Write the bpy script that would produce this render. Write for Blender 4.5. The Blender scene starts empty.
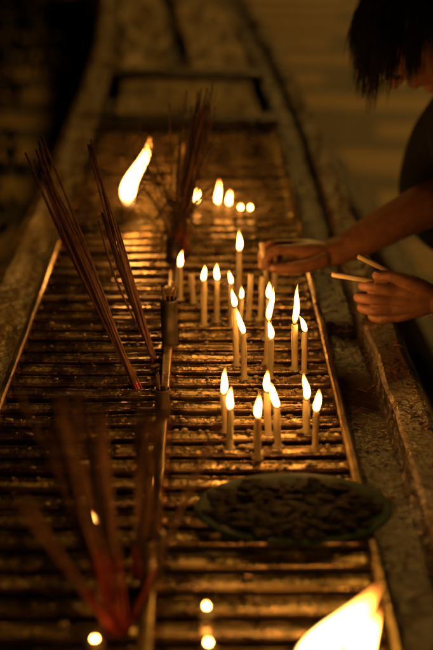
import bpy, bmesh, math, random
from mathutils import Vector, Matrix, Euler, noise
random.seed(7)
sc=bpy.context.scene
V=Vector
# ------------------------------------------------------------------ helpers
def link(name,bm,mats,parent=None,smooth=True):
    me=bpy.data.meshes.new(name); bm.to_mesh(me); bm.free()
    for m in mats: me.materials.append(m)
    if smooth:
        for p in me.polygons: p.use_smooth=True
    o=bpy.data.objects.new(name,me); sc.collection.objects.link(o)
    if parent: o.parent=parent
    return o
def empty(name,loc=(0,0,0)):
    o=bpy.data.objects.new(name,None); o.location=loc; o.empty_display_size=.05
    sc.collection.objects.link(o); return o
def catmull(P,R,n):
    if len(P)<3:
        return [P[0].lerp(P[-1],i/n) for i in range(n+1)],[R[0]+(R[-1]-R[0])*i/n for i in range(n+1)]
    out=[];rr=[]
    for i in range(len(P)-1):
        p0=P[max(i-1,0)];p1=P[i];p2=P[i+1];p3=P[min(i+2,len(P)-1)]
        for k in range(n):
            t=k/n
            out.append(.5*((2*p1)+(p2-p0)*t+(2*p0-5*p1+4*p2-p3)*t*t+(3*p1-p0-3*p2+p3)*t**3))
            rr.append(R[i]+(R[i+1]-R[i])*t)
    out.append(P[-1]);rr.append(R[-1])
    return out,rr
def tube(bm,pts,rad,seg=8,mat=0,sub=1,caps=True,round_caps=False):
    P=[V(p) for p in pts]; R=list(rad) if hasattr(rad,'__len__') else [rad]*len(P)
    if sub>1: P,R=catmull(P,R,sub)
    if round_caps:
        d=(P[0]-P[1]).normalized(); r=R[0]; A=[];B=[]
        for a in (80,55,28): A.append(P[0]+d*r*math.sin(math.radians(a)));B.append(r*math.cos(math.radians(a)))
        d=(P[-1]-P[-2]).normalized(); r=R[-1]; C=[];D=[]
        for a in (28,55,80): C.append(P[-1]+d*r*math.sin(math.radians(a)));D.append(r*math.cos(math.radians(a)))
        P=A+P+C;R=B+R+D
    up=V((0,0,1)); t0=(P[1]-P[0]).normalized()
    if abs(t0.dot(up))>.95: up=V((0,1,0))
    x=(up-t0*up.dot(t0)).normalized()
    rings=[]
    for i,p in enumerate(P):
        t=(P[min(i+1,len(P)-1)]-P[max(i-1,0)]).normalized()
        x=(x-t*x.dot(t)).normalized(); y=t.cross(x)
        rings.append([bm.verts.new(p+(x*math.cos(2*math.pi*k/seg)+y*math.sin(2*math.pi*k/seg))*R[i]) for k in range(seg)])
    for i in range(len(rings)-1):
        for k in range(seg):
            f=bm.faces.new((rings[i][k],rings[i][(k+1)%seg],rings[i+1][(k+1)%seg],rings[i+1][k])); f.material_index=mat
    if caps:
        f=bm.faces.new(list(reversed(rings[0]))); f.material_index=mat
        f=bm.faces.new(rings[-1]); f.material_index=mat
def ellipsoid(bm,c,r,mat=0,rot=None,u=20,v=12):
    c=V(c); rings=[]
    def P(th,ph):
        p=V((math.cos(ph)*math.sin(th)*r[0],math.sin(ph)*math.sin(th)*r[1],math.cos(th)*r[2]))
        return c+(rot@p if rot else p)
    top=bm.verts.new(P(0,0)); bot=bm.verts.new(P(math.pi,0))
    for i in range(1,v): rings.append([bm.verts.new(P(math.pi*i/v,2*math.pi*k/u)) for k in range(u)])
    for k in range(u):
        f=bm.faces.new((top,rings[0][k],rings[0][(k+1)%u])); f.material_index=mat
        f=bm.faces.new((bot,rings[-1][(k+1)%u],rings[-1][k])); f.material_index=mat
    for i in range(v-2):
        for k in range(u):
            f=bm.faces.new((rings[i][k],rings[i+1][k],rings[i+1][(k+1)%u],rings[i][(k+1)%u])); f.material_index=mat
def box(bm,x0,x1,y0,y1,z0,z1,mat=0,bev=0):
    vs=[bm.verts.new((x,y,z)) for x in(x0,x1) for y in(y0,y1) for z in(z0,z1)]
    fs=[]
    for q in((0,1,3,2),(4,6,7,5),(0,4,5,1),(2,3,7,6),(0,2,6,4),(1,5,7,3)):
        f=bm.faces.new([vs[i] for i in q]); f.material_index=mat; fs.append(f)
    if bev:
        es=list({e for f in fs for e in f.edges})
        bmesh.ops.bevel(bm,geom=es,offset=bev,segments=2,affect='EDGES',profile=.6)
def lathe(bm,prof,c,seg=20,mat=0,wob=0,seed=0,sy=1):
    c=V(c);rings=[]
    for (r,z) in prof:
        ring=[]
        for k in range(seg):
            a=2*math.pi*k/seg
            rr=r*(1+wob*noise.noise(V((math.cos(a)*1.5+seed,math.sin(a)*1.5,z*40+seed))))
            ring.append(bm.verts.new(c+V((math.cos(a)*rr,math.sin(a)*rr*sy,z))))
        rings.append(ring)
    for i in range(len(rings)-1):
        for k in range(seg):
            f=bm.faces.new((rings[i][k],rings[i][(k+1)%seg],rings[i+1][(k+1)%seg],rings[i+1][k])); f.material_index=mat
    f=bm.faces.new(list(reversed(rings[0])));f.material_index=mat
    f=bm.faces.new(rings[-1]);f.material_index=mat
# ------------------------------------------------------------------ materials
def mat(name):
    m=bpy.data.materials.new(name); m.use_nodes=True
    return m,m.node_tree.nodes,m.node_tree.links,m.node_tree.nodes['Principled BSDF']
def surf(name,c1,c2,scale=20,rough=(.3,.6),metal=0,bump=.3,bdist=.002,detail=6,bscale=None,spec=.5,c3=None,s3=6,coat=0,tint=None):
    m,N,L,b=mat(name)
    tc=N.new('ShaderNodeTexCoord'); src=tc.outputs['Object']
    n=N.new('ShaderNodeTexNoise'); n.inputs['Scale'].default_value=scale; n.inputs['Detail'].default_value=detail
    L.new(src,n.inputs['Vector'])
    r=N.new('ShaderNodeValToRGB'); r.color_ramp.elements[0].position=.35; r.color_ramp.elements[1].position=.65
    r.color_ramp.elements[0].color=(*c1,1); r.color_ramp.elements[1].color=(*c2,1)
    L.new(n.outputs['Fac'],r.inputs['Fac'])
    col=r.outputs['Color']
    n3=N.new('ShaderNodeTexNoise'); n3.inputs['Scale'].default_value=s3; n3.inputs['Detail'].default_value=8
    L.new(tc.outputs['Object'],n3.inputs['Vector'])
    r3=N.new('ShaderNodeMapRange'); r3.inputs['From Min'].default_value=.5; r3.inputs['From Max'].default_value=.6
    L.new(n3.outputs['Fac'],r3.inputs['Value'])
    if c3:
        mx=N.new('ShaderNodeMix'); mx.data_type='RGBA'
        L.new(r3.outputs[0],mx.inputs[0]); L.new(col,mx.inputs[6]); mx.inputs[7].default_value=(*c3,1); col=mx.outputs[2]
    L.new(col,b.inputs['Base Color'])
    mr=N.new('ShaderNodeMapRange'); mr.inputs['From Min'].default_value=.35; mr.inputs['From Max'].default_value=.65
    mr.inputs['To Min'].default_value=rough[0]; mr.inputs['To Max'].default_value=rough[1]
    L.new(n3.outputs['Fac'],mr.inputs['Value']); L.new(mr.outputs[0],b.inputs['Roughness'])
    b.inputs['Metallic'].default_value=metal; b.inputs['Specular IOR Level'].default_value=spec
    b.inputs['Coat Weight'].default_value=coat; b.inputs['Coat Roughness'].default_value=.12
    nb=N.new('ShaderNodeTexNoise'); nb.inputs['Scale'].default_value=bscale or scale*2; nb.inputs['Detail'].default_value=5
    L.new(tc.outputs['Object'],nb.inputs['Vector'])
    bp=N.new('ShaderNodeBump'); bp.inputs['Strength'].default_value=bump; bp.inputs['Distance'].default_value=bdist
    L.new(nb.outputs['Fac'],bp.inputs['Height']); L.new(bp.outputs[0],b.inputs['Normal'])
    return m
M_slat=surf('waxy_steel',(.16,.105,.045),(.50,.36,.17),30,(.12,.40),.88,.6,.003,bscale=110,c3=(.38,.27,.13),s3=18)
M_frame=surf('dark_steel',(.16,.11,.05),(.38,.26,.12),18,(.2,.45),.8,.5,.003,bscale=60)
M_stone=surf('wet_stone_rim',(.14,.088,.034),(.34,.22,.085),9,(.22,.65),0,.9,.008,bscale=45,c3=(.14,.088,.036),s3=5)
M_dstone=surf('vignetted_wet_stone',(.05,.028,.010),(.19,.11,.04),12,(.10,.5),0,1,.010,bscale=50,c3=(.065,.036,.013),s3=7)  # wet right-margin stone, its colour also darkened as a vignette
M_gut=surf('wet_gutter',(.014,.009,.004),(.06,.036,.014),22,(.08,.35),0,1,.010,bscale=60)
M_board=surf('weathered_board',(.26,.17,.055),(.50,.33,.105),6,(.4,.7),0,.5,.004,bscale=30,c3=(.15,.095,.032),s3=3)
M_tray=surf('dark_tray',(.008,.006,.003),(.03,.02,.009),14,(.1,.4),0,.6,.006)  # near-black tray colour, visible through the slat gaps
M_red=surf('red_incense_stick',(.30,.028,.012),(.42,.06,.022),60,(.5,.7),0,.2,.001)
M_brown=surf('incense_paste',(.09,.038,.017),(.18,.08,.035),80,(.7,.9),0,.3,.001)
M_char=surf('burnt_stick',(.02,.012,.008),(.08,.045,.024),80,(.7,.9),0,.3,.001)
M_can=surf('tarnished_can',(.08,.062,.04),(.20,.155,.10),30,(.25,.6),.8,.5,.002)
M_plate=surf('green_enamel',(.002,.016,.007),(.005,.034,.015),14,(.5,.7),0,.15,.002,spec=.12)
M_ash=surf('ash_and_leaves',(.006,.004,.003),(.020,.012,.006),30,(.75,.95),0,1,.006,spec=.1)
M_shirt=surf('dark_cloth',(.010,.011,.016),(.018,.019,.028),120,(.85,.95),0,.4,.001,spec=.2)
M_trous=surf('dark_denim',(.010,.012,.02),(.022,.025,.04),150,(.85,.95),0,.4,.001,spec=.2)
M_hair=surf('black_hair',(.005,.0035,.0025),(.011,.007,.005),60,(.45,.6),0,.3,.001,spec=.3)
M_eye=surf('eye_white',(.3,.28,.25),(.4,.37,.33),10,(.2,.3),0,0)
M_iris=surf('iris',(.02,.01,.005),(.04,.02,.01),40,(.1,.15),0,0)
M_bead=surf('bracelet_bead',(.10,.05,.02),(.3,.2,.1),60,(.2,.3),0,.1)
M_leaf=surf('dark_foliage',(.012,.018,.006),(.03,.042,.014),8,(.5,.7),0,.2,.002)
M_wick=surf('wick',(.01,.008,.006),(.03,.02,.015),200,(.8,.9),0,.1)
def skinmat():
    m=surf('skin',(.22,.10,.05),(.31,.145,.078),60,(.42,.58),0,.45,.0014,bscale=260,c3=(.25,.11,.058),s3=20)
    b=m.node_tree.nodes['Principled BSDF']
    b.inputs['Subsurface Weight'].default_value=.12; b.inputs['Subsurface Radius'].default_value=(1,.3,.12); b.inputs['Subsurface Scale'].default_value=.005
    return m
M_skin=skinmat()
M_nail=surf('fingernail',(.40,.21,.13),(.45,.25,.16),60,(.25,.3),0,0)
def waxmat():
    m=surf('candle_wax',(.52,.42,.25),(.62,.51,.32),40,(.3,.5),0,.3,.001,bscale=120)
    b=m.node_tree.nodes['Principled BSDF']
    b.inputs['Subsurface Weight'].default_value=.6; b.inputs['Subsurface Radius'].default_value=(1,.6,.3); b.inputs['Subsurface Scale'].default_value=.012
    return m
M_wax=waxmat()
M_drip=surf('spilt_wax',(.32,.23,.11),(.52,.40,.21),60,(.12,.35),0,.3,.001)
FLAME=98
def flamemat():
    m=bpy.data.materials.new('flame'); m.use_nodes=True; N=m.node_tree.nodes; L=m.node_tree.links; N.clear()
    out=N.new('ShaderNodeOutputMaterial'); em=N.new('ShaderNodeEmission'); tr=N.new('ShaderNodeBsdfTransparent'); mx=N.new('ShaderNodeMixShader')
    at=N.new('ShaderNodeAttribute'); at.attribute_name='flame_t'
    cr=N.new('ShaderNodeValToRGB'); e=cr.color_ramp.elements
    e[0].position=0; e[0].color=(.45,.14,.03,1); e[1].position=1; e[1].color=(.8,.17,.015,1)
    a=cr.color_ramp.elements.new(.16); a.color=(.95,.40,.09,1)
    a=cr.color_ramp.elements.new(.35); a.color=(1,.45,.09,1)
    a=cr.color_ramp.elements.new(.75); a.color=(1,.36,.05,1)
    sr=N.new('ShaderNodeValToRGB'); e=sr.color_ramp.elements
    e[0].position=0; e[0].color=(.008,)*3+(1,); e[1].position=1; e[1].color=(.012,)*3+(1,)
    a=sr.color_ramp.elements.new(.12); a.color=(.06,)*3+(1,)
    a=sr.color_ramp.elements.new(.30); a.color=(1,1,1,1)
    a=sr.color_ramp.elements.new(.65); a.color=(.8,.8,.8,1)
    a=sr.color_ramp.elements.new(.86); a.color=(.12,.12,.12,1)
    ml=N.new('ShaderNodeMath'); ml.operation='MULTIPLY'; ml.inputs[1].default_value=FLAME
    L.new(at.outputs['Fac'],cr.inputs[0]); L.new(at.outputs['Fac'],sr.inputs[0])
    # thin gas towards the outline: the flame is optically thinner there
    lw=N.new('ShaderNodeLayerWeight'); lw.inputs['Blend'].default_value=.5
    pw=N.new('ShaderNodeMapRange'); pw.inputs['From Min'].default_value=.25; pw.inputs['From Max'].default_value=.95
    pw.inputs['To Min'].default_value=1; pw.inputs['To Max'].default_value=0
    pw.interpolation_type='SMOOTHSTEP'
    L.new(lw.outputs['Facing'],pw.inputs['Value'])
    sq=N.new('ShaderNodeMath'); sq.operation='POWER'; sq.inputs[1].default_value=3.2; L.new(pw.outputs[0],sq.inputs[0])
    m2=N.new('ShaderNodeMath'); m2.operation='MULTIPLY'; L.new(sr.outputs[0],m2.inputs[0]); L.new(sq.outputs[0],m2.inputs[1])
    L.new(m2.outputs[0],ml.inputs[0]); L.new(ml.outputs[0],em.inputs['Strength']); L.new(cr.outputs[0],em.inputs['Color'])
    L.new(pw.outputs[0],mx.inputs[0])
    L.new(tr.outputs[0],mx.inputs[1]); L.new(em.outputs[0],mx.inputs[2]); L.new(mx.outputs[0],out.inputs['Surface'])
    return m
M_flame=flamemat()
# ------------------------------------------------------------------ world / light / camera
w=bpy.data.worlds.new("World"); sc.world=w; w.use_nodes=True
N=w.node_tree.nodes;L=w.node_tree.links; bg=N['Background']
sky=N.new('ShaderNodeTexSky'); sky.sky_type='NISHITA'; sky.sun_disc=False
SE,SR=math.radians(38),math.radians(20)
sky.sun_elevation=SE; sky.sun_rotation=SR
L.new(sky.outputs[0],bg.inputs[0]); bg.inputs[1].default_value=.00003
sd=bpy.data.lights.new('sun','SUN'); sd.energy=.66; sd.angle=math.radians(8); sd.color=(1,.50,.085)
so=bpy.data.objects.new('sun',sd); sc.collection.objects.link(so)
dirn=V((math.sin(SR)*math.cos(SE),math.cos(SR)*math.cos(SE),math.sin(SE)))
so.rotation_euler=dirn.to_track_quat('Z','Y').to_euler(); so.location=(2,6,6)
cd=bpy.data.cameras.new('camera'); co=bpy.data.objects.new('camera',cd); sc.collection.objects.link(co); sc.camera=co
co.location=(0,0,.88); co.rotation_euler=(math.radians(90-21.68),0,-.0063)
cd.sensor_fit='VERTICAL'; cd.sensor_height=36; cd.sensor_width=24; cd.lens=69.2; cd.clip_end=500; cd.clip_start=.05
cd.dof.use_dof=True; cd.dof.focus_distance=2.1; cd.dof.aperture_fstop=2.0
sc.view_settings.view_transform='Standard'; sc.view_settings.look='None'; sc.view_settings.exposure=0
# ------------------------------------------------------------------ floor
def floormat():
    m,N,L,b=mat('banded_floor')
    tc=N.new('ShaderNodeTexCoord'); mp=N.new('ShaderNodeMapping'); mp.inputs['Rotation'].default_value=(0,0,.12)
    L.new(tc.outputs['Object'],mp.inputs[0])
    ns=N.new('ShaderNodeTexNoise'); ns.inputs['Scale'].default_value=1.2; L.new(mp.outputs[0],ns.inputs['Vector'])
    vm=N.new('ShaderNodeVectorMath'); vm.operation='MULTIPLY_ADD'; vm.inputs[1].default_value=(.12,.25,0)
    L.new(ns.outputs['Color'],vm.inputs[0]); L.new(mp.outputs[0],vm.inputs[2])
    br=N.new('ShaderNodeTexBrick'); br.inputs['Scale'].default_value=1; br.inputs['Brick Width'].default_value=5.6; br.inputs['Row Height'].default_value=.80
    br.inputs['Mortar Size'].default_value=.22; br.inputs['Mortar Smooth'].default_value=.35  # wide soft-edged dark bands between the lighter floor rows
    br.inputs['Color1'].default_value=(.60,.39,.13,1); br.inputs['Color2'].default_value=(.48,.30,.10,1); br.inputs['Mortar'].default_value=(.06,.036,.012,1)
    L.new(vm.outputs[0],br.inputs['Vector'])
    n2=N.new('ShaderNodeTexNoise'); n2.inputs['Scale'].default_value=5; n2.inputs['Detail'].default_value=8; L.new(tc.outputs['Object'],n2.inputs['Vector'])
    r=N.new('ShaderNodeMapRange'); r.inputs['To Min'].default_value=.55; r.inputs['To Max'].default_value=1.3; L.new(n2.outputs[0],r.inputs[0])
    mx=N.new('ShaderNodeMix'); mx.data_type='RGBA'; mx.blend_type='MULTIPLY'; mx.inputs[0].default_value=1
    L.new(br.outputs['Color'],mx.inputs[6]); L.new(r.outputs[0],mx.inputs[7]); L.new(mx.outputs[2],b.inputs['Base Color'])
    b.inputs['Roughness'].default_value=.6
    bp=N.new('ShaderNodeBump'); bp.inputs['Distance'].default_value=.01; L.new(n2.outputs[0],bp.inputs['Height']); L.new(bp.outputs[0],b.inputs['Normal'])
    return m
bm=bmesh.new(); bmesh.ops.create_grid(bm,x_segments=4,y_segments=4,size=150); 
for v in bm.verts: v.co.z=-.8
link('ground',bm,[floormat()])
# ------------------------------------------------------------------ table
table=empty('offering_table')
def shift(y):
    return 0 if y<3 else -.0085*(y-3)**2
Ys=[.3+i*.05 for i in range(60)]+[3.3+i*.12 for i in range(90)]
def sweep(name,prof,mats,y0=.3,y1=14,amp=.002,frq=9,seed=0,midx=None):
    bm=bmesh.new(); rings=[]
    ys=[y for y in Ys if y0<=y<=y1]
    ys=[y0]+[y for y in ys if y>y0+.01 and y<y1-.01]+[y1]
    for y in ys:
        ring=[]
        for j,(x,z) in enumerate(prof):
            n=noise.noise_vector(V((x*frq*2+seed,y*frq,z*frq+j*.3)))*amp+noise.noise_vector(V((x*3+seed+9,y*2,j*.1)))*amp*1.5
            a=1 if z>-.5 else 0
            ring.append(bm.verts.new((x+shift(y)+n.x*a,y,z+n.z*a)))
        rings.append(ring)
    n=len(prof)
    for i in range(len(rings)-1):
        for k in range(n):
            f=bm.faces.new((rings[i][k],rings[i+1][k],rings[i+1][(k+1)%n],rings[i][(k+1)%n]))
            if midx: f.material_index=midx(k)
    bm.faces.new(rings[0]); bm.faces.new(list(reversed(rings[-1])))
    bmesh.ops.recalc_face_normals(bm,faces=bm.faces)
    o=link(name,bm,mats,table,smooth=False)
    return o
def fine(pts,step=.012):
    out=[]
    for i in range(len(pts)):
        a=V(pts[i]);b=V(pts[(i+1)%len(pts)])
        out.append(tuple(a))
        if a.y>-.1 and b.y>-.1:
            k=int((b-a).length/step)
            for j in range(1,k): out.append(tuple(a.lerp(b,j/k)))
    return out
right=fine([(.2215,-.06),(.2215,-.006),(.232,-.022),(.285,-.026),(.297,.0),(.303,.006),(.345,.007),(.355,.0),(.357,-.05),(.33,-.08),(.33,-.8),(.24,-.8)])
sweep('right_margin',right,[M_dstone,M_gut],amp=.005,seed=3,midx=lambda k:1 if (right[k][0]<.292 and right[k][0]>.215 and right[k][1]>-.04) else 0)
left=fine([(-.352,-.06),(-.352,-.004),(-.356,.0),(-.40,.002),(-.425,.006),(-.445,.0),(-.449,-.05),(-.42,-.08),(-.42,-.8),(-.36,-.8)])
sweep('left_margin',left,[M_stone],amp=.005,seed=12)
sweep('frame_right',[(.208,-.03),(.208,.006),(.211,.009),(.217,.009),(.220,.006),(.220,-.03)],[M_frame],y1=3.86,amp=.0012)
sweep('frame_left',[(-.350,-.03),(-.350,.006),(-.347,.009),(-.341,.009),(-.338,.006),(-.338,-.03)],[M_frame],y1=3.86,amp=.0012)
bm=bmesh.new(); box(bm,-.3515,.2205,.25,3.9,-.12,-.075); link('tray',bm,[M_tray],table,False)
# slats: shallow pressed channels with a raised lip on each side
bm=bmesh.new(); y=.62; i=0
prof=[(-.0142,-.012),(-.0142,.0004),(-.0130,.0020),(-.0114,.0020),(-.0098,-.0001),(-.004,-.0004),(.004,-.0004),(.0098,-.0001),(.0114,.0020),(.0130,.0020),(.0142,.0004),(.0142,-.012)]
while y<3.84:
    for (xa,xb) in((-.338,-.083),(-.067,.208)):
        tilt=random.uniform(-.07,.07); dz=random.uniform(-.0016,.0008); dy=random.uniform(-.002,.002); skew=random.uniform(-.005,.005); sag=random.uniform(0,.0025)
        rings=[]; n=22
        for k in range(n+1):
            t=k/n; x=xa+(xb-xa)*t; ring=[]
            for j,(py,pz) in enumerate(prof):
                nn=noise.noise(V((x*16,y*7+py*60,j*.9)))*.0013
                ring.append(bm.verts.new((x,y+dy+py+skew*(t-.5)+nn*.6,pz+dz+py*tilt+nn-sag*math.sin(t*math.pi))))
            rings.append(ring)
        m=len(prof)
        for k in range(n):
            for q in range(m):
                bm.faces.new((rings[k][q],rings[k][(q+1)%m],rings[k+1][(q+1)%m],rings[k+1][q]))
        bm.faces.new(rings[0]);bm.faces.new(list(reversed(rings[-1])))
    y+=.0515; i+=1
bmesh.ops.recalc_face_normals(bm,faces=bm.faces)
link('slats',bm,[M_slat],table)
# centre rail
bm=bmesh.new(); box(bm,-.083,-.067,.5,3.84,-.03,.010,0,.003)
for yy in (.8,1.48,2.3,2.95,3.5): box(bm,-.087,-.063,yy-.012,yy+.012,-.03,.045,0,.003)
link('centre_rail',bm,[M_frame],table)
# end bars
bm=bmesh.new(); box(bm,-.352,.2215,3.87,3.96,-.06,.035,0,.006)
box(bm,-.37,.21,4.72,4.86,-.06,.02,0,.006)
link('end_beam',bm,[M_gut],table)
p=fine([(-.30,-.05),(-.30,-.004),(-.294,0),(.174,0),(.18,-.004),(.18,-.05)])
sweep('far_panel',p,[M_board],y0=4.0,y1=4.69,amp=.004,seed=4)
for nm,xa,xb in(('far_board_left',-.335,-.125),('far_board_right',-.05,.205)):
    p=fine([(xa,-.05),(xa,-.004),(xa+.006,0),(xb-.006,0),(xb,-.004),(xb,-.05)])
    sweep(nm,p,[M_board],y0=4.88,y1=14,amp=.014,frq=5,seed=xa*5)
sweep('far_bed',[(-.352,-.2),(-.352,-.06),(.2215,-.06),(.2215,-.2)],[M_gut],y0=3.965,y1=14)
def kerb(name,x0,x1,z1,mt):
    bm=bmesh.new(); rings=[]
    for y in [0+i*.4 for i in range(40)]:
        s=shift(y)*1.6
        rings.append([bm.verts.new((x+s,y,z)) for x,z in((x0,-.82),(x0,z1-.02),(x0+.02,z1),(x1-.02,z1),(x1,z1-.02),(x1,-.82))])
    for i in range(len(rings)-1):
        for k in range(5): bm.faces.new((rings[i][k],rings[i+1][k],rings[i+1][k+1],rings[i][k+1]))
    bmesh.ops.recalc_face_normals(bm,faces=bm.faces)
    return link(name,bm,[mt],None,False)
kerb('stone_kerb',.72,.86,-.70,M_gut)
# ------------------------------------------------------------------ candles
def candle(X,Y,H,fx,fz,R=.0051,FR=None,name='candle',base=None,axis=None,lit=True,curve=0,z_base=0):
    bm=bmesh.new(); hl=bm.verts.layers.float.new('flame_t'); sd_=random.random()*50
    b0=V((X,Y,0)) if base is None else V(base)
    z0=.0015+z_base
    H=max(H,.006+z_base)
    if base is None:
        R=R*random.uniform(.90,1.10); lx=random.gauss(0,.0025)*min(1,H/.05); ly=random.gauss(0,.003)*min(1,H/.05)
        lathe(bm,[(R*random.uniform(1.7,2.3),z0),(R*1.6,z0+.0015),(R*1.08,z0+.004),(R*1.03,H*.4+.004),(R,H*.75+.002),(R*.98,H-.003+.002),(R*.9,H+.001),(R*.55,H-.0006)],b0,14,0,.18,sd_)
        a=random.random()*6.28
        for q in range(random.randint(1,3)):
            a+=random.uniform(1.5,3.5); l=H*random.uniform(.25,.8)
            ca,sa=math.cos(a),math.sin(a)
            tube(bm,[(X+ca*R*.85,Y+sa*R*.85,H),(X+ca*R*1.05,Y+sa*R*1.05,H-l*.5),(X+ca*R*1.03,Y+sa*R*1.03,H-l)],[R*.2,R*.26,R*.34],6,0,3,round_caps=True)
        for v in bm.verts:
            k=1-v.co.z/max(H,.01); v.co.x+=lx*k; v.co.y+=ly*k
        top=V((X,Y,H))
    else:
        ax=V(axis); l=ax.length
        tube(bm,[b0,b0+ax*.5,b0+ax*.97,b0+ax],[R,R,R*.95,R*.6],14,0); top=b0+ax
    wd=(V((0,0,1)) if base is None else V(axis).normalized())
    tube(bm,[top-wd*.002,top+wd*.004,top+wd*.007+V((.0015,0,0))],.0007 if R<.01 else .0014,5,1)
    if lit:
        h=fz-H; FR=FR or min(.0074,max(.0052,h*.21))
        n=18;seg=14;rings=[]
        ph=random.random()*6.28
        for i in range(n+1):
            t=i/n
            r=FR*1.72*((1-t)**.95)*((t+.03)**.42)
            if i==n: r=FR*.02
            off=V((fx-X,0,0))*(t**1.5)+V((math.sin(t*4.5+ph)*.06*h*t*(1-t)*2+curve*h*math.sin(t*math.pi*2)*.5,math.cos(t*4+ph)*.05*h*t,0))
            c=V((X,Y,H+.001+h*t))+off
            rings.append([bm.verts.new(c+V((math.cos(2*math.pi*k/seg)*r,math.sin(2*math.pi*k/seg)*r,0))) for k in range(seg)])
            for v in rings[-1]: v[hl]=t
        for i in range(n):
            for k in range(seg):
                f=bm.faces.new((rings[i][k],rings[i][(k+1)%seg],rings[i+1][(k+1)%seg],rings[i+1][k])); f.material_index=2
        f=bm.faces.new(list(reversed(rings[0])));f.material_index=2
        f=bm.faces.new(rings[-1]);f.material_index=2
    return link(name,bm,[M_wax,M_wick,M_flame])
C=[(-.030,3.012,.010,-.029,.049),(.022,2.968,.015,.025,.084),(.050,2.968,.015,.052,.056),(.101,2.950,.010,.101,.025),
(-.058,2.350,.068,-.052,.105),(-.010,2.214,.087,-.008,.121),(.015,2.229,.083,.015,.119),(.041,2.203,.085,.037,.114),
(.060,2.349,.101,.059,.147),(.044,2.022,.108,.039,.144),(.058,1.966,.080,.045,.129),
(.104,2.022,.082,.111,.148),(.105,1.958,.074,.100,.111),(.147,2.0,.085,.151,.160),(.165,1.988,.075,.153,.107),
(.022,1.759,.063,.025,.110),(.031,1.705,.063,.033,.102),(.072,1.666,.068,.073,.108),(.089,1.749,.072,.089,.109),(.102,1.705,.066,.090,.110),
(.151,1.759,.054,.145,.101),(.162,1.708,.058,.165,.097),(-.137,1.300,.107,-.137,.126),(-.004,1.269,.008,-.004,.019),(-.002,1.20,.006,-.002,.017),
(.110,2.138,.080,.109,.114),(.059,2.138,.080,.059,.106),(-.133,1.21,.006,-.133,.013),(.078,2.96,.008,.079,.022)]
for c in C: candle(*c)
candle(-.092,1.60,.006,-.092,.018)
for x,y_,h in((.079,2.239,.092),(.102,2.245,.086),(-.035,2.33,.06),(.135,2.42,.05)): candle(x,y_,h,0,0,lit=False)
candle(-.190,2.885,.037,-.138,.205,R=.021,FR=.025,name='pillar_candle',curve=-.12)
candle(.100,1.02,.100,.162,.208,R=.016,FR=.023,name='pillar_candle',curve=-.08)
candle(.150,1.05,.095,.168,.155,R=.014,FR=.018,name='pillar_candle')
# ------------------------------------------------------------------ spilt wax + debris
bm=bmesh.new()
cl=[(.09,1.72,.09,.06),(.10,2.0,.08,.06),(.05,2.22,.08,.07),(.02,2.97,.09,.06),(-.19,2.88,.06,.05),(.05,1.85,.12,.2)]
def ytop(y):
    k=round((y-.62)/.0515); return .62+k*.0515
for i in range(1500):
    c=random.choice(cl); x=random.gauss(c[0],c[2]); y=random.gauss(c[1],c[3])
    if i%3==0: x=random.uniform(-.33,.2); y=random.uniform(1.1,3.5)
    if not -.335<x<.205 or abs(x+.075)<.012: continue
    y=ytop(y)+random.uniform(-.0130,.0130)
    r=random.choice((.001,.0013,.0018,.0025,.004))*random.uniform(.7,1.3)
    ellipsoid(bm,(x,y,.0008),(r*random.uniform(.8,2.2),min(r,.005),r*.3+.0008),0,Euler((0,0,random.uniform(-.5,.5))).to_matrix(),8,5)
link('spilt_wax',bm,[M_drip])
bm=bmesh.new()
for i in range(300):
    if i%2: x=random.uniform(.225,.345); z=.009 if x>.297 else -.018
    else: x=random.uniform(-.33,.2); z=.005
    y=random.uniform(1.1,3.6); a=random.uniform(-.7,.7) if i%3 else random.uniform(0,3.14); l=random.choice((.006,.01,.02,.04))
    if x>.22: l=min(l,.02)
    d=V((math.cos(a),math.sin(a),0))*l*.5
    if abs(x+.075)<.05: continue
    tube(bm,[V((x,y,z))-d,V((x,y,z+random.uniform(0,.003))),V((x,y,z))+d],random.uniform(.0006,.0013),5)
for i in range(160):
    x=random.uniform(.226,.35); z=.007 if x>.3 else -.022
    r=random.uniform(.001,.004)
    ellipsoid(bm,(x,random.uniform(1.1,3.8),z),(r*1.5,r,r*.6),0,Euler((0,0,random.random()*3)).to_matrix(),7,5)
link('incense_debris',bm,[M_brown])
# ------------------------------------------------------------------ incense
def sticks(name,root,tips,n,spread,rootspread=.004,r=.0013,red=.3,burn=0,bend=.01):
    bm=bmesh.new(); root=V(root)
    for i in range(n):
        t=V(random.choice(tips))+V((random.gauss(0,spread),random.gauss(0,spread),random.gauss(0,spread*.9)))
        b=root+V((random.gauss(0,rootspread),random.gauss(0,rootspread),0))
        k=b.lerp(t,red); m=b.lerp(t,.6)+V((random.gauss(0,bend),random.gauss(0,bend),0))*.5
        tube(bm,[b,k],[r*.8,r*.8],6,0)
        if random.random()<burn: tube(bm,[k,m,t],[r*.9,r*.8,r*.5],6,2,4)
        else: tube(bm,[k,m,t],[r*1.25,r*1.25,r*1.1],6,1,4)
    return link(name,bm,[M_red,M_brown,M_char])
sticks('incense_bundle',(-.112,1.93,-.03),[(-.27,1.925,.41),(-.262,1.93,.38)],20,.008,.004,r=.0016,red=.10)
sticks('incense_bundle',(-.094,2.045,-.03),[(-.191,2.04,.395)],6,.006,r=.0014,red=.08)
sticks('incense_bundle',(-.090,2.05,-.03),[(-.183,2.05,.27),(-.165,2.06,.25)],9,.008,r=.0015,red=.08)
sticks('incense_bundle',(-.070,2.55,.03),[(.000,2.55,.37),(-.015,2.55,.38),(-.05,2.55,.35),(-.03,2.57,.30)],40,.014,.009,r=.0013,red=.16,burn=.6)
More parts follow.
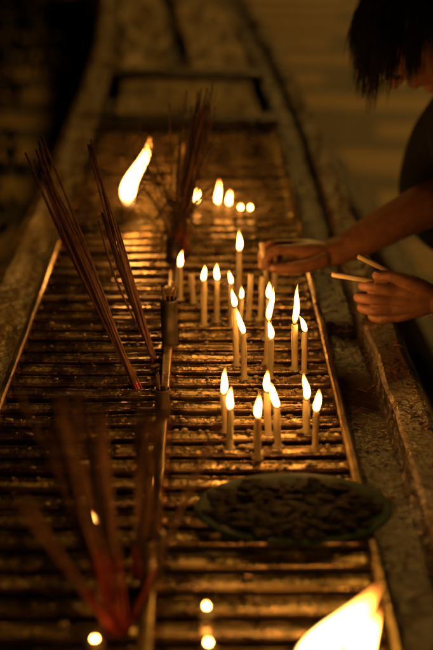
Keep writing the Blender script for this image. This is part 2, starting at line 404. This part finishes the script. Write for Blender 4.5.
sticks('incense_bundle',(-.103,1.235,-.02),[(-.208,1.23,.322),(-.16,1.23,.315),(-.144,1.24,.30),(-.117,1.23,.30),(-.18,1.25,.25),(-.20,1.2,.2)],28,.007,.006,r=.0016,red=.4)
sticks('incense_bundle',(-.078,1.335,.02),[(-.075,1.335,.25),(-.06,1.34,.25),(-.085,1.33,.22)],30,.010,.008,r=.0015,red=.2,burn=.6)
sticks('incense_bundle',(-.095,1.24,.0),[(.018,1.23,.30),(-.02,1.24,.24)],3,.004,.006,r=.0012,red=.3,burn=.6)
# curled spent sticks
bm=bmesh.new()
for i in range(32):
    b=V((-.070+random.gauss(0,.008),2.55+random.gauss(0,.008),.06)); a=random.uniform(0,6.28); s=random.uniform(.04,.11)
    h=random.uniform(.08,.24); side=random.choice((-1,-.7,1,1))
    pts=[b,b+V((side*s*.3,0,h*.5)),b+V((side*s*.9,.02*math.sin(a),h)),b+V((side*s*1.3,.03*math.sin(a),h*.93)),b+V((side*s*1.25,.0,h*.8))]
    if i%3==0: pts=pts[:3]+[b+V((side*s*.6,0,h*1.1)),b+V((side*s*.4,0,h*1.0))]
    tube(bm,pts,[.001,.0012,.0012,.001,.0006],5,0,5)
for i in range(7):
    x0=random.uniform(-.14,-.02); yy=2.5+random.uniform(-.05,.1)
    tube(bm,[(x0,yy,.02),(x0+.03,yy,.08),(x0-.02,yy,.15),(x0-.05,yy,.12)],.0011,5,0,5)
link('spent_incense_curls',bm,[M_char])
# holders
def can(name,x,y,r,h,fill=True):
    bm=bmesh.new()
    lathe(bm,[(r*.94,.0),(r,.003),(r,h*.3),(r*1.04,h*.33),(r,h*.36),(r*.99,h*.93),(r*1.07,h*.96),(r*1.07,h),(r*.93,h),(r*.92,h*.93)],(x,y,.0115),24,0,.08,x*9)
    ellipsoid(bm,(x,y,.0115+h*.93),(r*.91,r*.91,.006),1,None,16,8)
    for i in range(9):
        a=random.random()*6.28
        tube(bm,[(x+math.cos(a)*r*.5,y+math.sin(a)*r*.5,.01+h*.9),(x+math.cos(a)*r*.8,y+math.sin(a)*r*.8,.01+h*.95+random.uniform(.01,.035))],.0013,5,2)
    return link(name,bm,[M_can,M_ash,M_brown])
can('incense_holder',-.072,2.10,.015,.085)
can('incense_holder',-.075,2.55,.019,.055)
can('incense_holder',-.077,1.335,.019,.06)
can('incense_holder',-.075,1.80,.012,.045)
# ------------------------------------------------------------------ plate
plate=empty('offering_plate')
bm=bmesh.new()
lathe(bm,[(.07,.004),(.085,.006),(.118,.011),(.133,.013),(.136,.0145),(.133,.016),(.117,.0135),(.084,.010),(.02,.008)],(.115,1.500,0),56,0,sy=.72)
link('dish',bm,[M_plate],plate)
bm=bmesh.new()
for i in range(300):
    a=random.random()*6.28; rr=.112*math.sqrt(random.random())
    r=random.uniform(.006,.024)
    ellipsoid(bm,(.115+math.cos(a)*rr,1.500+math.sin(a)*rr*.68,.012+random.uniform(0,.006)),(r,r*.4,r*.06),0,Euler((random.uniform(-.25,.25),random.uniform(-.25,.25),random.random()*6)).to_matrix(),9,6)
link('ash_and_leaves',bm,[M_ash],plate)
# ------------------------------------------------------------------ person
person=empty('person_lighting_candle',(.7,2.6,-.8))
def put(o):
    o.parent=person; o.matrix_parent_inverse=Matrix.Translation((-.7,-2.6,.8)); return o
def fused(name,bm,m,vox,sm=4):
    o=link(name,bm,[m]); put(o)
    r=o.modifiers.new('r','REMESH'); r.mode='VOXEL'; r.voxel_size=vox; r.use_smooth_shade=True
    s=o.modifiers.new('s','SMOOTH'); s.iterations=sm; s.factor=.5
    return o
# right arm and hand
bm=bmesh.new()
def T(pts,rad,sub=5): tube(bm,pts,rad,14,0,sub,round_caps=True)
T([(.66,2.70,.36),(.60,2.62,.27),(.515,2.50,.180)],[.052,.048,.046])
T([(.515,2.50,.180),(.44,2.46,.162),(.34,2.42,.122),(.27,2.39,.094),(.235,2.378,.090)],[.046,.046,.038,.0290,.0265])
wr=V((.238,2.378,.090))
for k in((.165,2.336,.110),(.158,2.356,.114),(.162,2.377,.107),(.172,2.395,.097)):
    k=V(k); T([wr+(k-wr)*.05,wr.lerp(k,.5)+V((0,0,.002)),k],[.021,.0180,.0120])
T([(.225,2.362,.086),(.19,2.350,.092),(.172,2.358,.096)],[.021,.020,.015])
# fingers
T([(.165,2.336,.110),(.131,2.320,.114),(.111,2.310,.101),(.105,2.305,.085)],[.0114,.0102,.0090,.0078],4)
T([(.158,2.356,.114),(.121,2.345,.116),(.105,2.333,.098),(.106,2.322,.080)],[.0114,.0102,.0090,.0078],4)
T([(.162,2.377,.107),(.130,2.370,.103),(.119,2.360,.080),(.132,2.350,.066)],[.0108,.0098,.0088,.0076],4)
T([(.172,2.395,.097),(.146,2.390,.088),(.138,2.382,.068),(.150,2.372,.058)],[.0098,.0088,.0078,.0070],4)
T([(.222,2.350,.084),(.190,2.324,.082),(.155,2.303,.084),(.123,2.296,.086)],[.0180,.0150,.0120,.0094],4)
fused('right_arm_and_hand',bm,M_skin,.0022,2)
bm=bmesh.new()
def nail(c,d,n):
    d=V(d).normalized(); n=V(n); n=(n-d*n.dot(d)).normalized(); s=d.cross(n)
    R3=Matrix((s,d,n)).transposed()
    ellipsoid(bm,c,(.0052,.0068,.0016),0,R3,12,8)
nail((.0990,2.3010,.090),(-.1,-.3,-1),(-1,-.7,.2))
nail((.125,2.2872,.089),(-1,-.1,.1),(0,-1,.35))
put(link('right_fingernails',bm,[M_nail]))
candle(0,0,0,0,0,name='candle',base=(.114,2.306,.050),axis=(-.012,.004,.084),lit=False)
# left arm and hand
bm=bmesh.new()
T([(.78,2.42,.36),(.77,2.32,.24),(.70,2.20,.13)],[.052,.046,.041])
T([(.70,2.20,.13),(.60,2.16,.115),(.50,2.12,.10),(.43,2.10,.092),(.405,2.10,.092)],[.041,.042,.034,.027,.025])
wr=V((.41,2.10,.092))
for k in((.332,2.088,.118),(.325,2.083,.099),(.328,2.086,.080),(.338,2.092,.064)):
    k=V(k); T([wr+(k-wr)*.05,wr.lerp(k,.5)+V((0,-.002,0)),k],[.019,.0160,.0112])
T([(.332,2.088,.118),(.294,2.082,.124),(.274,2.096,.121),(.287,2.112,.116)],[.0108,.0098,.0087,.0075],4)
T([(.325,2.083,.099),(.286,2.078,.102),(.266,2.094,.100),(.282,2.112,.097)],[.0108,.0098,.0087,.0075],4)
T([(.328,2.086,.080),(.292,2.080,.080),(.273,2.096,.079),(.288,2.113,.079)],[.0104,.0094,.0083,.0072],4)
T([(.338,2.092,.064),(.309,2.088,.060),(.293,2.100,.061),(.304,2.114,.064)],[.0094,.0082,.0074,.0066],4)
T([(.395,2.095,.108),(.362,2.082,.132),(.327,2.080,.144),(.297,2.083,.145)],[.0165,.0135,.0110,.0090],4)
fused('left_arm_and_hand',bm,M_skin,.0022,2)
bm=bmesh.new(); nail((.298,2.0795,.1525),(-1,0,0),(0,-.45,1)); put(link('left_thumbnail',bm,[M_nail]))
candle(0,0,0,0,0,name='candle',base=(.315,2.094,.128),axis=(-.098,-.006,.018),lit=False)
candle(0,0,0,0,0,name='candle',base=(.34,2.106,.136),axis=(-.072,.030,.028),lit=False)
bm=bmesh.new()
for i in range(22):
    a=2*math.pi*i/22
    ellipsoid(bm,(.405+.004*math.sin(a*2),2.10+math.cos(a)*.031,.093+math.sin(a)*.032),(.0048,.0045,.0045),0,None,10,6)
put(link('bracelet',bm,[M_bead]))
# torso + legs
bm=bmesh.new()
def TB(pts,rad,sub=5,s=18): tube(bm,pts,rad,s,0,sub,round_caps=True)
TB([(.93,2.64,.06),(.82,2.62,.20),(.68,2.60,.33),(.61,2.59,.39)],[.14,.135,.145,.09])
TB([(.86,2.62,.10),(.70,2.62,.20),(.58,2.63,.27),(.54,2.62,.33)],[.12,.13,.12,.07])
TB([(.57,2.70,.30),(.530,2.78,.19),(.54,2.80,.06),(.66,2.76,-.02)],[.09,.085,.09,.08])
TB([(.62,2.72,.37),(.62,2.59,.40),(.72,2.44,.38)],[.065,.085,.065])
TB([(.67,2.73,.37),(.63,2.67,.30),(.58,2.60,.245)],[.066,.062,.060])
TB([(.76,2.43,.37),(.78,2.36,.29),(.755,2.30,.21)],[.066,.060,.056])
fused('shirt',bm,M_shirt,.008,4)
bm=bmesh.new()
TB([(.95,2.56,.04),(.90,2.54,-.35),(.96,2.54,-.74)],[.105,.075,.055])
TB([(.95,2.74,.04),(.86,2.76,-.35),(.93,2.76,-.74)],[.105,.075,.055])
TB([(.95,2.58,.06),(.95,2.72,.06)],[.13,.13])
fused('trousers',bm,M_trous,.01,4)
for yy,xx in((2.54,.96),(2.76,.93)):
    bm=bmesh.new(); TB([(xx+.03,yy,-.755),(xx-.06,yy,-.76),(xx-.17,yy,-.775)],[.042,.040,.028]); 
    for v in bm.verts: v.co.z=max(v.co.z,-.798)
    put(link('shoe',bm,[M_hair]))
# head
f=V((-.56,-.14,-.80)).normalized(); u=V((-.76,-.04,.59)); u=(u-f*u.dot(f)).normalized()
Y_=-f; Z_=u; X_=Y_.cross(Z_)
HM=Matrix((X_,Y_,Z_)).transposed().to_4x4(); HM.translation=V((.424,2.56,.500)); H3=HM.to_3x3()
bm=bmesh.new()
ellipsoid(bm,(0,.012,.03),(.074,.094,.088)); ellipsoid(bm,(0,-.03,-.03),(.060,.062,.085)); ellipsoid(bm,(0,-.055,-.088),(.034,.032,.024))
ellipsoid(bm,(0,-.085,.028),(.046,.012,.009)); ellipsoid(bm,(.038,-.062,-.025),(.024,.022,.022)); ellipsoid(bm,(-.038,-.062,-.025),(.024,.022,.022))
tube(bm,[(0,-.088,.018),(0,-.104,-.005),(0,-.112,-.022)],[.007,.009,.011],12,0,3,round_caps=True)
ellipsoid(bm,(.011,-.1,-.026),(.008,.009,.007)); ellipsoid(bm,(-.011,-.1,-.026),(.008,.009,.007))
ellipsoid(bm,(0,-.090,-.050),(.022,.010,.0055)); ellipsoid(bm,(0,-.089,-.061),(.019,.010,.006))
for s in(-1,1): ellipsoid(bm,(s*.074,.008,-.005),(.008,.017,.030))
tube(bm,[(0,.03,-.05),(0,.07,-.11),(0,.10,-.16)],[.05,.048,.055],16,0,4,round_caps=True)
bm.transform(HM); fused('head',bm,M_skin,.0035,3)
bm=bmesh.new()
for s in(-1,1):
    ellipsoid(bm,(s*.029,-.080,.008),(.0125,.011,.008),0); ellipsoid(bm,(s*.029,-.088,.007),(.0055,.004,.0055),1)
bm.transform(HM); put(link('eyes',bm,[M_eye,M_iris]))
bm=bmesh.new()
ellipsoid(bm,(0,.026,.044),(.086,.102,.088),0,None,28,18)
bm.transform(HM)
# hair falls in locks: strands share a guide direction
locks=[]
while len(locks)<150:
    d=V((random.gauss(0,1),random.gauss(0,1),random.gauss(0,1))).normalized()
    if d.z>-.35 and not(d.y<-.5 and d.z<.25): locks.append((d,random.uniform(.07,.165) if d.z>.15 else random.uniform(.06,.115),V((random.gauss(0,.15),random.gauss(0,.15),0)),random.random()*9))
for d0,L0,dv,ph in locks:
    for s in range(16):
        d=(d0+V((random.gauss(0,.09),random.gauss(0,.09),random.gauss(0,.09)))).normalized()
        p=HM@V((d.x*.086,.026+d.y*.102,.044+d.z*.088)); nrm=(H3@d).normalized()
        L_=L0*random.uniform(.7,1.15); q=p-nrm*.003; pts=[q.copy()]
        tang=(dv+V((0,0,-1))-nrm*nrm.dot(V((0,0,-1)))); vel=(nrm*.45+tang.normalized()*.8).normalized()
        for k in range(7):
            vel=(vel+V((0,0,-.5))+V((math.sin(ph+k*.8)*.12,math.cos(ph+k*.7)*.10,0))+V((random.gauss(0,.03),random.gauss(0,.03),0))).normalized()
            q=q+vel*L_/7; pts.append(q.copy())
        tube(bm,pts,[.0010]*5+[.0008,.0005,.0003],4,0,1)
put(link('hair',bm,[M_hair]))
# ------------------------------------------------------------------ dark foliage added to keep the left background near black
bm=bmesh.new()
for i in range(14000):
    y=random.uniform(2.2,13); cx=-1.45-.05*y+.25*math.sin(y*1.7)
    a=random.random()*6.28; rr=.75*math.sqrt(random.random())
    x=cx+math.cos(a)*rr; z=-.45+math.sin(a)*rr*.5+.1*math.sin(y*3)
    if noise.noise(V((x*3,y*3,z*3)))<-.25 or z<-.8: continue
    s=random.uniform(.02,.055); R3=Euler((random.random()*6,random.random()*6,random.random()*6)).to_matrix()
    vs=[bm.verts.new(V((x,y,z))+R3@V(c)*s) for c in((-1,0,0),(0,-.4,.1),(1,0,0),(0,.4,.1))]
    bm.faces.new(vs)
link('added_dark_hedge',bm,[M_leaf],None,False)
